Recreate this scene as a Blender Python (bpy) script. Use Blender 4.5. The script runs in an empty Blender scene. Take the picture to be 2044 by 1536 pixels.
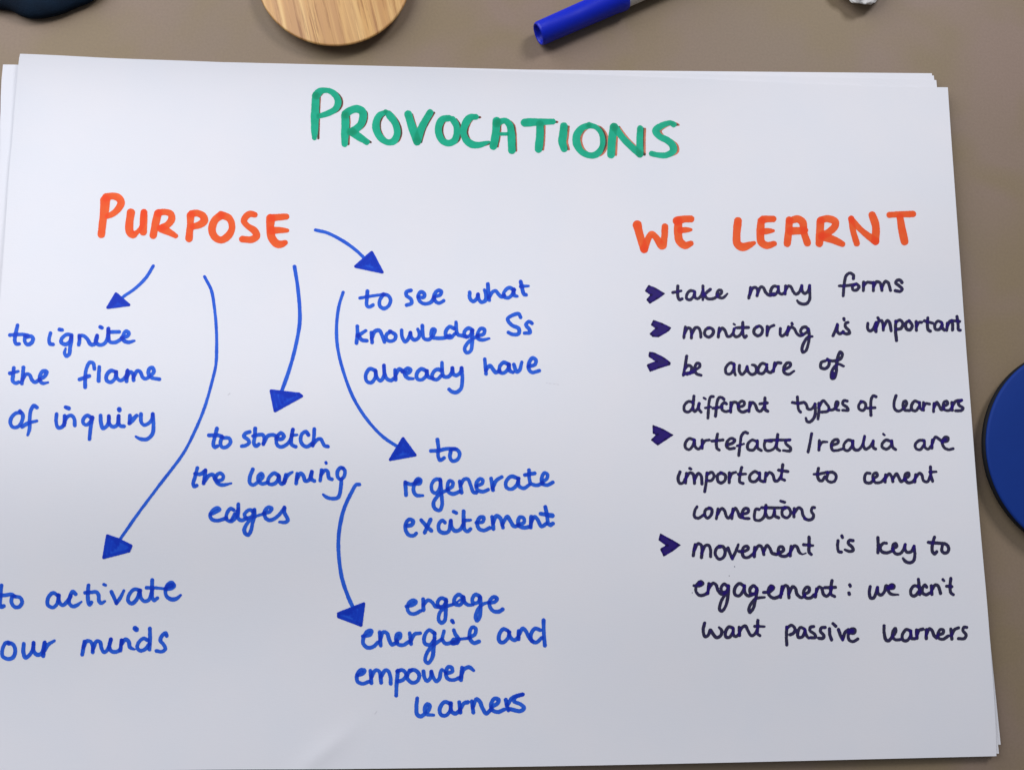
import bpy, bmesh, math, random
import numpy as np
from mathutils import Matrix, Vector, Euler
random.seed(4)
rng = np.random.default_rng(7)
sc = bpy.context.scene

# ------------------------------------------------------------------ camera
FPX = 1536.0                                  # focal length in photo pixels (photo 2044 x 1536)
CAM = np.array([-0.01580384, -0.03593427, 0.32953342])
EUL = (0.127799088, -0.0646662416, 0.00274449009)
cd = bpy.data.cameras.new('camera')
cd.sensor_width = 36.0; cd.lens = FPX / 2044 * 36.0
cd.clip_start = 0.01; cd.clip_end = 50.0
cam = bpy.data.objects.new('camera', cd)
cam.location = CAM; cam.rotation_euler = EUL
sc.collection.objects.link(cam); sc.camera = cam

# ------------------------------------------------------------------ light
sc.view_settings.view_transform = 'Standard'; sc.view_settings.look = 'None'
sc.view_settings.exposure = 0.0; sc.view_settings.gamma = 1.0
wd = bpy.data.worlds.new('World'); sc.world = wd; wd.use_nodes = True
bg = wd.node_tree.nodes['Background']
bg.inputs['Color'].default_value = (0.84, 0.88, 1.0, 1); bg.inputs['Strength'].default_value = 0.18
def area(name, loc, size, power, col, target=(0, 0, 0), sy=None):
    ld = bpy.data.lights.new(name, 'AREA'); ld.size = size; ld.energy = power; ld.color = col
    if sy: ld.shape = 'RECTANGLE'; ld.size_y = sy
    o = bpy.data.objects.new(name, ld); sc.collection.objects.link(o)
    o.location = loc
    d = Vector(target) - Vector(loc)
    o.rotation_euler = d.to_track_quat('-Z', 'Y').to_euler()
    return o
area('window_light', (-0.56, 0.46, 0.54), 0.8, 8.4, (0.94, 0.95, 1.0), (-.14, 0.06, 0), 0.9)
area('ceiling_lamp', (0.52, 0.70, 0.75), 0.28, 5.4, (0.97, 0.95, 0.97))

# ------------------------------------------------------------------ helpers
Rm = np.array(Euler(EUL, 'XYZ').to_matrix())
def ray(px, py):
    px = np.asarray(px, float); py = np.asarray(py, float)
    d = np.stack([(px - 1022) / FPX, -(py - 768) / FPX, -np.ones_like(px)], -1)
    return d @ Rm.T
def on_plane(px, py, z):
    """where the line of sight through a photo pixel meets the horizontal plane z"""
    d = ray(px, py); t = (z - CAM[2]) / d[..., 2]
    return CAM + d * t[..., None]
def sm(a, b, x):
    t = np.clip((x - a) / (b - a), 0, 1); return t * t * (3 - 2 * t)
NL = 5
CR0 = on_plane(np.array(645.), np.array(1500.), .003)[:2]; CRD = on_plane(np.array(700.), np.array(1455.), .003)[:2] - CR0; CRD = CRD / np.hypot(*CRD)
def height(x, y, k):
    """height of sheet k (0 = lowest, NL = written top sheet): slightly wavy paper, lifted at its far left edge"""
    und = (0.00035 * np.sin(31 * x + 9 * y + 0.6) + 0.00030 * np.sin(14 * x - 30 * y + 2.1)
           + 0.00022 * np.sin(47 * x + 22 * y + 4.0) + 0.00020 * np.sin(52 * y - 18 * x + 1.0))
    a = (x - CR0[0]) * CRD[0] + (y - CR0[1]) * CRD[1]; b = -(x - CR0[0]) * CRD[1] + (y - CR0[1]) * CRD[0]
    crease = .0005 * np.exp(-np.abs(b / .0045) ** 1.5) * np.exp(-(a / .014) ** 2)      # small fold near the lower edge
    und = 1.7 * und + (crease if k == NL else 0) + 0.0014 + 0.0085 * np.exp(-((y + .030 + .12 * x) / .070) ** 2) * (1 - .85 * sm(.02, .20, x)) * (1 + .6 * sm(.0, .2, -x))  # broad mid-sheet bulge, added so the paper shades darker towards its lower left
    lift = 0.0062 * np.exp(-np.clip(0.150 - y, 0, 1) / 0.017) * (1 - .9 * sm(-0.06, 0.16, x))
    lift += 0.0022 * np.exp(-np.clip(x + 0.212, 0, 1) / 0.012) * sm(-0.15, 0.12, y)
    f = k / NL
    return 0.0003 + 0.00042 * k + und * (0.35 + 0.65 * f) + lift * (0.25 + 0.75 * f ** 1.5)
def on_sheet(px, py, k, up=0.0):
    z = np.full(np.shape(px), 0.003)
    for _ in range(6):
        p = on_plane(px, py, z); z = height(p[..., 0], p[..., 1], k) + up
    p = on_plane(px, py, z); return p
def link(name, me, mat, parent=None):
    o = bpy.data.objects.new(name, me); sc.collection.objects.link(o)
    if mat is not None:
        me.materials.append(mat)
    if parent is not None:
        o.parent = parent
    return o
def tag(o, label=None, cat=None, group=None, kind=None):
    if label: o['label'] = label
    if cat: o['category'] = cat
    if group: o['group'] = group
    if kind: o['kind'] = kind
    return o
def mesh(name, v, f, smooth=True):
    me = bpy.data.meshes.new(name); me.from_pydata([tuple(map(float, p)) for p in v], [], f)
    if smooth: me.polygons.foreach_set('use_smooth', [True] * len(me.polygons))
    me.update(); return me
def s2l(c):
    c = [x / 255 for x in c]
    return tuple(x / 12.92 if x <= .04045 else ((x + .055) / 1.055) ** 2.4 for x in c)
class NT:
    def __init__(s, name):
        s.m = bpy.data.materials.new(name); s.m.use_nodes = True; s.t = s.m.node_tree
        s.b = s.t.nodes['Principled BSDF']
    def n(s, ty, **kw):
        n = s.t.nodes.new(ty)
        for k, v in kw.items():
            if k in n.inputs.keys(): n.inputs[k].default_value = v
            else: setattr(n, k, v)
        return n
    def l(s, a, b): s.t.links.new(a, b)
    def coord(s, scale=(1, 1, 1), rot=(0, 0, 0)):
        tc = s.n('ShaderNodeTexCoord'); mp = s.n('ShaderNodeMapping')
        mp.inputs['Scale'].default_value = scale; mp.inputs['Rotation'].default_value = rot
        s.l(tc.outputs['Object'], mp.inputs['Vector']); return mp.outputs['Vector']
    def noise(s, vec, scale, detail=3, rough=.5, dist=0):
        n = s.n('ShaderNodeTexNoise', Scale=scale, Detail=detail, Roughness=rough, Distortion=dist)
        s.l(vec, n.inputs['Vector']); return n.outputs['Fac']
    def ramp(s, fac, stops, interp='LINEAR'):
        r = s.n('ShaderNodeValToRGB'); e = r.color_ramp.elements; r.color_ramp.interpolation = interp
        while len(e) < len(stops): e.new(0.5)
        for i, (p, c) in enumerate(stops):
            e[i].position = p; e[i].color = (*c, 1) if len(c) == 3 else c
        s.l(fac, r.inputs['Fac']); return r.outputs['Color']
    def mix(s, fac, a, b, mode='MIX'):
        m = s.n('ShaderNodeMix', data_type='RGBA', blend_type=mode)
        for sock, v in ((m.inputs[0], fac), (m.inputs[6], a), (m.inputs[7], b)):
            if hasattr(v, 'links'): s.l(v, sock)
            else: sock.default_value = v if isinstance(v, (int, float)) else (*v, 1)[:4]
        return m.outputs[2]
    def bump(s, h, dist, strength=1.0):
        b = s.n('ShaderNodeBump'); b.inputs['Distance'].default_value = dist
        b.inputs['Strength'].default_value = strength
        s.l(h, b.inputs['Height']); s.l(b.outputs['Normal'], s.b.inputs['Normal'])
    def set(s, **kw):
        for k, v in kw.items():
            k = k.replace('_', ' ')
            if hasattr(v, 'links'): s.l(v, s.b.inputs[k])
            else: s.b.inputs[k].default_value = v
        return s

# ------------------------------------------------------------------ materials
def make_desk():
    m = NT('desk_laminate'); v = m.coord()
    a = m.noise(v, 9, 2, .5); b = m.noise(v, 23, 2, .5, .3); c = m.noise(v, 900, 2, .6)
    col = m.ramp(a, [(.35, s2l((137, 121, 104))), (.65, s2l((142, 123, 110)))])
    col = m.mix(m.ramp(b, [(.4, (0, 0, 0)), (.62, (1, 1, 1))]), col, s2l((137, 121, 97)))
    col = m.mix(m.ramp(c, [(.3, (.0,) * 3), (.7, (.22,) * 3)]), col, s2l((112, 97, 82)))
    m.set(Base_Color=col, Roughness=.5); m.b.inputs['Specular IOR Level'].default_value = .16
    m.bump(c, .00004, .4); return m.m
def make_paper():
    m = NT('white_paper'); v = m.coord()
    a = m.noise(v, 1400, 3, .6); b = m.noise(v, 35, 3, .5)
    vs = m.coord(scale=(1, 6, 1)); f = m.noise(vs, 420, 2, .5)
    col = m.ramp(b, [(.3, (.745, .757, .800)), (.7, (.768, .766, .798))])
    m.set(Base_Color=col, Roughness=.7); m.b.inputs['Specular IOR Level'].default_value = .25
    h = m.mix(.5, a, f); m.bump(h, .00005, .6); return m.m
def make_ink(name, single, double, triple=None, rough=.55):
    """marker ink: the colour follows how many times the pen passed over the spot (attribute 'passes')"""
    m = NT(name); at = m.n('ShaderNodeAttribute', attribute_name='passes')
    v = m.coord(); n = m.noise(v, 170, 4, .65); n2 = m.noise(v, 1500, 2, .5)
    ma = m.n('ShaderNodeMath', operation='MULTIPLY_ADD'); m.l(n, ma.inputs[0]); ma.inputs[1].default_value = 1.7
    m.l(at.outputs['Fac'], ma.inputs[2])
    mb = m.n('ShaderNodeMath', operation='MULTIPLY_ADD'); m.l(n2, mb.inputs[0]); mb.inputs[1].default_value = .4
    m.l(ma.outputs[0], mb.inputs[2])
    mc = m.n('ShaderNodeMath', operation='MULTIPLY_ADD'); m.l(mb.outputs[0], mc.inputs[0])
    mc.inputs[1].default_value = .25; mc.inputs[2].default_value = -.24      # passes 0..4 -> 0..1
    t = triple or double
    light = tuple(min(1, c * 1.18 + .012) for c in single)
    col = m.ramp(mc.outputs[0], [(.08, light), (.24, single), (.47, double), (.78, t)])
    m.set(Base_Color=col, Roughness=rough); m.b.inputs['Specular IOR Level'].default_value = .12
    return m.m
def flat(name, col, rough=.5, spec=.5, **kw):
    m = NT(name); v = m.coord(); n = m.noise(v, 60, 3, .6)
    c2 = tuple(x * .88 for x in col)
    m.set(Base_Color=m.mix(n, col, c2), Roughness=rough); m.b.inputs['Specular IOR Level'].default_value = spec
    m.bump(m.noise(v, 1200, 2, .5), .00004, .5); return m.m
M_desk = make_desk(); M_paper = make_paper()
INKS = {
 'blue': make_ink('blue_marker_ink', s2l((44, 98, 210)), s2l((24, 68, 198)), s2l((18, 52, 180))),
 'black': make_ink('black_marker_ink', s2l((50, 48, 72)), s2l((42, 30, 96)), s2l((36, 18, 116))),
 'bullet': make_ink('indigo_marker_ink', s2l((46, 38, 92)), s2l((44, 24, 118)), s2l((28, 18, 74))),
 'green': make_ink('green_marker_ink', s2l((32, 172, 136)), s2l((20, 154, 116)), s2l((14, 138, 98))),
 'orange': make_ink('orange_marker_ink', s2l((234, 96, 46)), s2l((236, 78, 34)), s2l((236, 68, 30))),
 'shadow_line': make_ink('brown_outline_ink', s2l((206, 122, 96)), s2l((84, 68, 60)), s2l((56, 56, 52))),
}

# ------------------------------------------------------------------ desk
def make_tabletop():
    bm = bmesh.new(); bmesh.ops.create_cube(bm, size=1)
    bmesh.ops.scale(bm, vec=(1.8, 1.2, .025), verts=bm.verts)
    bmesh.ops.translate(bm, vec=(.1, .05, -.0125), verts=bm.verts)
    bmesh.ops.bevel(bm, geom=bm.edges[:], offset=.002, segments=2, affect='EDGES')
    me = bpy.data.meshes.new('tabletop'); bm.to_mesh(me); bm.free(); return me
tag(link('desk_top', make_tabletop(), M_desk), kind='structure')

# ------------------------------------------------------------------ sheets
def resample(pts, n):
    p = np.array(pts, float); d = np.r_[0, np.cumsum(np.hypot(*np.diff(p, axis=0).T))]
    s = np.linspace(0, d[-1], n); return np.stack([np.interp(s, d, p[:, i]) for i in (0, 1)], 1)
def catmull(P, step):
    """smooth curve through the points (centripetal), sampled about every 'step'; extra columns ride along"""
    P = np.array(P, float)
    if len(P) == 1: P = np.vstack([P, P + 1e-3])
    Q = np.vstack([2 * P[0] - P[1], P, 2 * P[-1] - P[-2]]); out = []
    for i in range(1, len(Q) - 2):
        p0, p1, p2, p3 = Q[i - 1:i + 3]
        d = lambda a, b: max(np.hypot(*(b - a)[:2]), 1e-6) ** .5
        t0 = 0; t1 = t0 + d(p0, p1); t2 = t1 + d(p1, p2); t3 = t2 + d(p2, p3)
        n = max(2, int(np.hypot(*(p2 - p1)[:2]) / step) + 1)
        t = np.linspace(t1, t2, n, endpoint=False)[:, None]
        A1 = (t1 - t) / (t1 - t0) * p0 + (t - t0) / (t1 - t0) * p1
        A2 = (t2 - t) / (t2 - t1) * p1 + (t - t1) / (t2 - t1) * p2
        A3 = (t3 - t) / (t3 - t2) * p2 + (t - t2) / (t3 - t2) * p3
        B1 = (t2 - t) / (t2 - t0) * A1 + (t - t0) / (t2 - t0) * A2
        B2 = (t3 - t) / (t3 - t1) * A2 + (t - t1) / (t3 - t1) * A3
        out.append((t2 - t) / (t2 - t1) * B1 + (t - t1) / (t2 - t1) * B2)
    out.append(P[-1:]); return np.vstack(out)
def sheet(name, top, right, bottom, left, k, nu=130, nv=96, corner=0.0):
    T, Rr, B, L = (resample(catmull(c, 12) if len(c) > 2 else c, n) for c, n in ((top, nu), (right, nv), (bottom, nu), (left, nv)))
    u = np.linspace(0, 1, nu)[None, :, None]; v = np.linspace(0, 1, nv)[:, None, None]
    G = (1 - v) * T[None] + v * B[None] + (1 - u) * L[:, None] + u * Rr[:, None] - (
        (1 - u) * (1 - v) * T[0] + u * (1 - v) * T[-1] + (1 - u) * v * B[0] + u * v * B[-1])
    P = on_sheet(G[..., 0], G[..., 1], k).reshape(-1, 3)
    idx = np.arange(nu * nv).reshape(nv, nu)
    f = [(idx[j, i], idx[j + 1, i], idx[j + 1, i + 1], idx[j, i + 1]) for j in range(nv - 1) for i in range(nu - 1)]
    rim = list(idx[0, :]) + list(idx[1:, -1]) + list(idx[-1, -2::-1]) + list(idx[-2:0:-1, 0])
    V = [tuple(p) for p in P]; base = len(V)
    n = len(rim)
    for i in rim: V.append(tuple(P[i]))
    for i in rim: V.append((P[i][0], P[i][1], P[i][2] - .00016))
    sk = [(base + a, base + (a + 1) % n, base + n + (a + 1) % n, base + n + a) for a in range(n)]
    me = mesh(name, V, [tuple(map(int, q)) for q in f + sk])
    me.polygons.foreach_set('use_smooth', [True] * len(f) + [False] * len(sk))
    return link(name, me, M_paper)
TOP = dict(
 top=[(40, 107.5), (102, 110), (229, 116.5), (356, 121), (520, 127), (800, 134.5), (1000, 141.5), (1400, 158), (1770, 173), (1892, 174.5)],
 right=[(1892, 174.5), (1897, 250), (1917, 530), (1927.5, 680), (1936, 789), (1950.7, 981), (1960, 1090), (1970, 1200), (1980, 1330), (1987, 1440), (1989, 1508)],
 bottom=[(-85, 1544), (380, 1535.5), (700, 1533.5), (1100, 1528), (1400, 1522), (1989, 1508)],
 left=[(40, 107.5), (38, 118), (33.6, 165), (29.7, 209), (25, 274), (19.5, 330), (11, 450), (0, 600), (-85, 1544)])
top_sheet = sheet('paper_sheet', k=NL, nu=260, nv=190, **TOP)
tag(top_sheet, 'white sheet covered in green, orange, blue and black marker handwriting, top of the pile', 'paper')
LOW = [  # layer, TL, TR, BR, BL, label
 (4, (38.3, 114.5), (1869, 160), (1994, 1503), (-88, 1540), 'blank white sheet directly under the written sheet, peeking out at the lower right edge'),
 (3, (6, 129), (1864, 151), (1997.5, 1485), (-108, 1532), 'blank white sheet whose corner sticks out left of the written sheet at its top left'),
 (2, (8, 131), (1860, 146.5), (1991, 1489), (-104, 1530), 'blank white sheet sticking out furthest above the right half of the written sheet'),
 (1, (11, 133), (1857, 149), (1986, 1492), (-100, 1534), 'blank white sheet second from the bottom of the pile'),
 (0, (14, 136), (1854, 151), (1984, 1494), (-98, 1535), 'blank white sheet at the very bottom of the pile on the desk')]
for k, TL, TR, BR, BL, lab in LOW:
    wob = lambda a, b, s: [a, ((a[0] + b[0]) / 2 + s[0], (a[1] + b[1]) / 2 + s[1]), b]
    o = sheet('paper_sheet', wob(TL, TR, (0, -.5)), wob(TR, BR, (-1, 0)), wob(BL, BR, (0, 1)),
              wob(TL, BL, (3, 0)) if k != 3 else [TL, (2.3, 168), (1.0, 230), (-1, 350), BL], k, 60, 44)
    tag(o, lab, 'paper', 'blank sheets piled under the written sheet')

# ------------------------------------------------------------------ ink
STEP = 1.0
def field_mesh(name, strokes, fills, mat, parent, up=.00005, h=STEP):
    """strokes: arrays of (x, y, r) samples in photo pixels; the inked area is cut out of a fine grid laid on the sheet"""
    allp = np.vstack([s[:, :2] for s in strokes] + [np.array(p, float) for p, _, _ in fills])
    x0, y0 = np.floor(allp.min(0)) - 12; x1, y1 = np.ceil(allp.max(0)) + 12
    nx = int((x1 - x0) / h) + 1; ny = int((y1 - y0) / h) + 1
    X = x0 + np.arange(nx) * h; Y = y0 + np.arange(ny) * h
    F = np.full((ny, nx), 50.0); D = np.zeros((ny, nx))
    for S in strokes:
        ds = np.r_[np.hypot(*np.diff(S[:, :2], axis=0).T), 0] if len(S) > 1 else np.zeros(1)
        dep = np.zeros((ny, nx)); mind = np.full((ny, nx), 1e3); rr = np.full((ny, nx), 1.0)
        for (x, y, r), w in zip(S, ds):
            R = r + 2.5
            i0 = max(0, int((x - R - x0) / h)); i1 = min(nx, int((x + R - x0) / h) + 2)
            j0 = max(0, int((y - R - y0) / h)); j1 = min(ny, int((y + R - y0) / h) + 2)
            d = np.hypot(X[None, i0:i1] - x, Y[j0:j1, None] - y)
            F[j0:j1, i0:i1] = np.minimum(F[j0:j1, i0:i1], d - r)
            dep[j0:j1, i0:i1] += w * np.clip(r - d + .5, 0, 1)
            mm = d < mind[j0:j1, i0:i1]
            mind[j0:j1, i0:i1] = np.where(mm, d, mind[j0:j1, i0:i1])
            rr[j0:j1, i0:i1] = np.where(mm, r, rr[j0:j1, i0:i1])
        den = 2 * np.sqrt(np.clip(rr ** 2 - mind ** 2, (.55 * rr) ** 2, None))
        p = np.where(mind < rr + 1, np.clip(dep / den, .55, 2.6), 0)
        for (x, y, r) in (S[0], S[-1]):                       # the pen rests a moment at both ends
            d = np.hypot(X[None] - x, Y[:, None] - y); p += .75 * np.clip(1.25 - d / (r * 1.05), 0, 1) * (mind < rr + 1)
        D += p
    for poly, rad, dens in fills:
        P = np.array(poly, float); n = len(P)
        xx, yy = np.meshgrid(X, Y); inside = np.zeros_like(xx, bool); dist = np.full(xx.shape, 1e3)
        for a in range(n):
            A, B = P[a], P[(a + 1) % n]; e = B - A
            t = np.clip(((xx - A[0]) * e[0] + (yy - A[1]) * e[1]) / (e @ e), 0, 1)
            dist = np.minimum(dist, np.hypot(xx - A[0] - t * e[0], yy - A[1] - t * e[1]))
            c = ((A[1] > yy) != (B[1] > yy)) & (xx < (B[0] - A[0]) * (yy - A[1]) / (B[1] - A[1] + 1e-9) + A[0]); inside ^= c
        f = np.where(inside, -dist, dist) - rad
        F = np.minimum(F, f); D += np.where(f < 1, dens, 0)
    # ragged edge: paper fibre pulls the ink a little
    nz = rng.normal(size=(ny // 2 + 3, nx // 2 + 3))
    jj = np.arange(ny) / 2; ii = np.arange(nx) / 2
    j0 = jj.astype(int); i0 = ii.astype(int); fj = (jj - j0)[:, None]; fi = (ii - i0)[None]
    N = (nz[j0][:, i0] * (1 - fj) * (1 - fi) + nz[j0 + 1][:, i0] * fj * (1 - fi) + nz[j0][:, i0 + 1] * (1 - fj) * fi + nz[j0 + 1][:, i0 + 1] * fj * fi)
    F = F + .16 * N
    F[0] = F[-1] = 9; F[:, 0] = F[:, -1] = 9
    ins = F < 0
    verts = []; dens = []; vid = {}
    def gv(j, i):
        k = (j, i)
        if k not in vid: vid[k] = len(verts); verts.append((X[i], Y[j])); dens.append(D[j, i])
        return vid[k]
    def ev(j, i, j2, i2):
        k = (j, i, j2, i2) if (j, i) < (j2, i2) else (j2, i2, j, i)
        if k not in vid:
            a, b = F[k[0], k[1]], F[k[2], k[3]]; t = a / (a - b)
            vid[k] = len(verts); verts.append((X[k[1]] + t * (X[k[3]] - X[k[1]]), Y[k[0]] + t * (Y[k[2]] - Y[k[0]])))
            dens.append(D[k[0], k[1]] if F[k[0], k[1]] < 0 else D[k[2], k[3]])
        return vid[k]
    cnt = ins[:-1, :-1].astype(int) + ins[1:, :-1] + ins[1:, 1:] + ins[:-1, 1:]
    faces = []
    for j, i in zip(*np.nonzero(cnt)):
        c = ((j, i), (j + 1, i), (j + 1, i + 1), (j, i + 1)); poly = []
        if cnt[j, i] == 4: faces.append([gv(*q) for q in c]); continue
        for a in range(4):
            p, q = c[a], c[(a + 1) % 4]
            if ins[p]: poly.append(gv(*p))
            if ins[p] != ins[q]: poly.append(ev(*p, *q))
        if len(poly) >= 3: faces.append(poly)
    V = np.array(verts); P = on_sheet(V[:, 0], V[:, 1], NL, up)
    me = mesh(name, P, faces)
    at = me.attributes.new('passes', 'FLOAT', 'POINT'); at.data.foreach_set('value', np.array(dens, float))
    return link(name, me, mat, parent)
def sample(pts, r):
    """pts: (x, y, width factor) in photo pixels -> samples with a slightly uneven pen width"""
    S = catmull(pts, 0.9); n = len(S); s = np.arange(n) * .9
    ph = rng.uniform(0, 6.28, 3)
    wob = 1 + .035 * np.sin(s / 9 + ph[0]) + .03 * np.sin(s / 21 + ph[1]) + .02 * np.sin(s / 4.3 + ph[2])
    return np.stack([S[:, 0], S[:, 1], np.clip(S[:, 2], .25, 1.6) * r * wob], 1)
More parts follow.
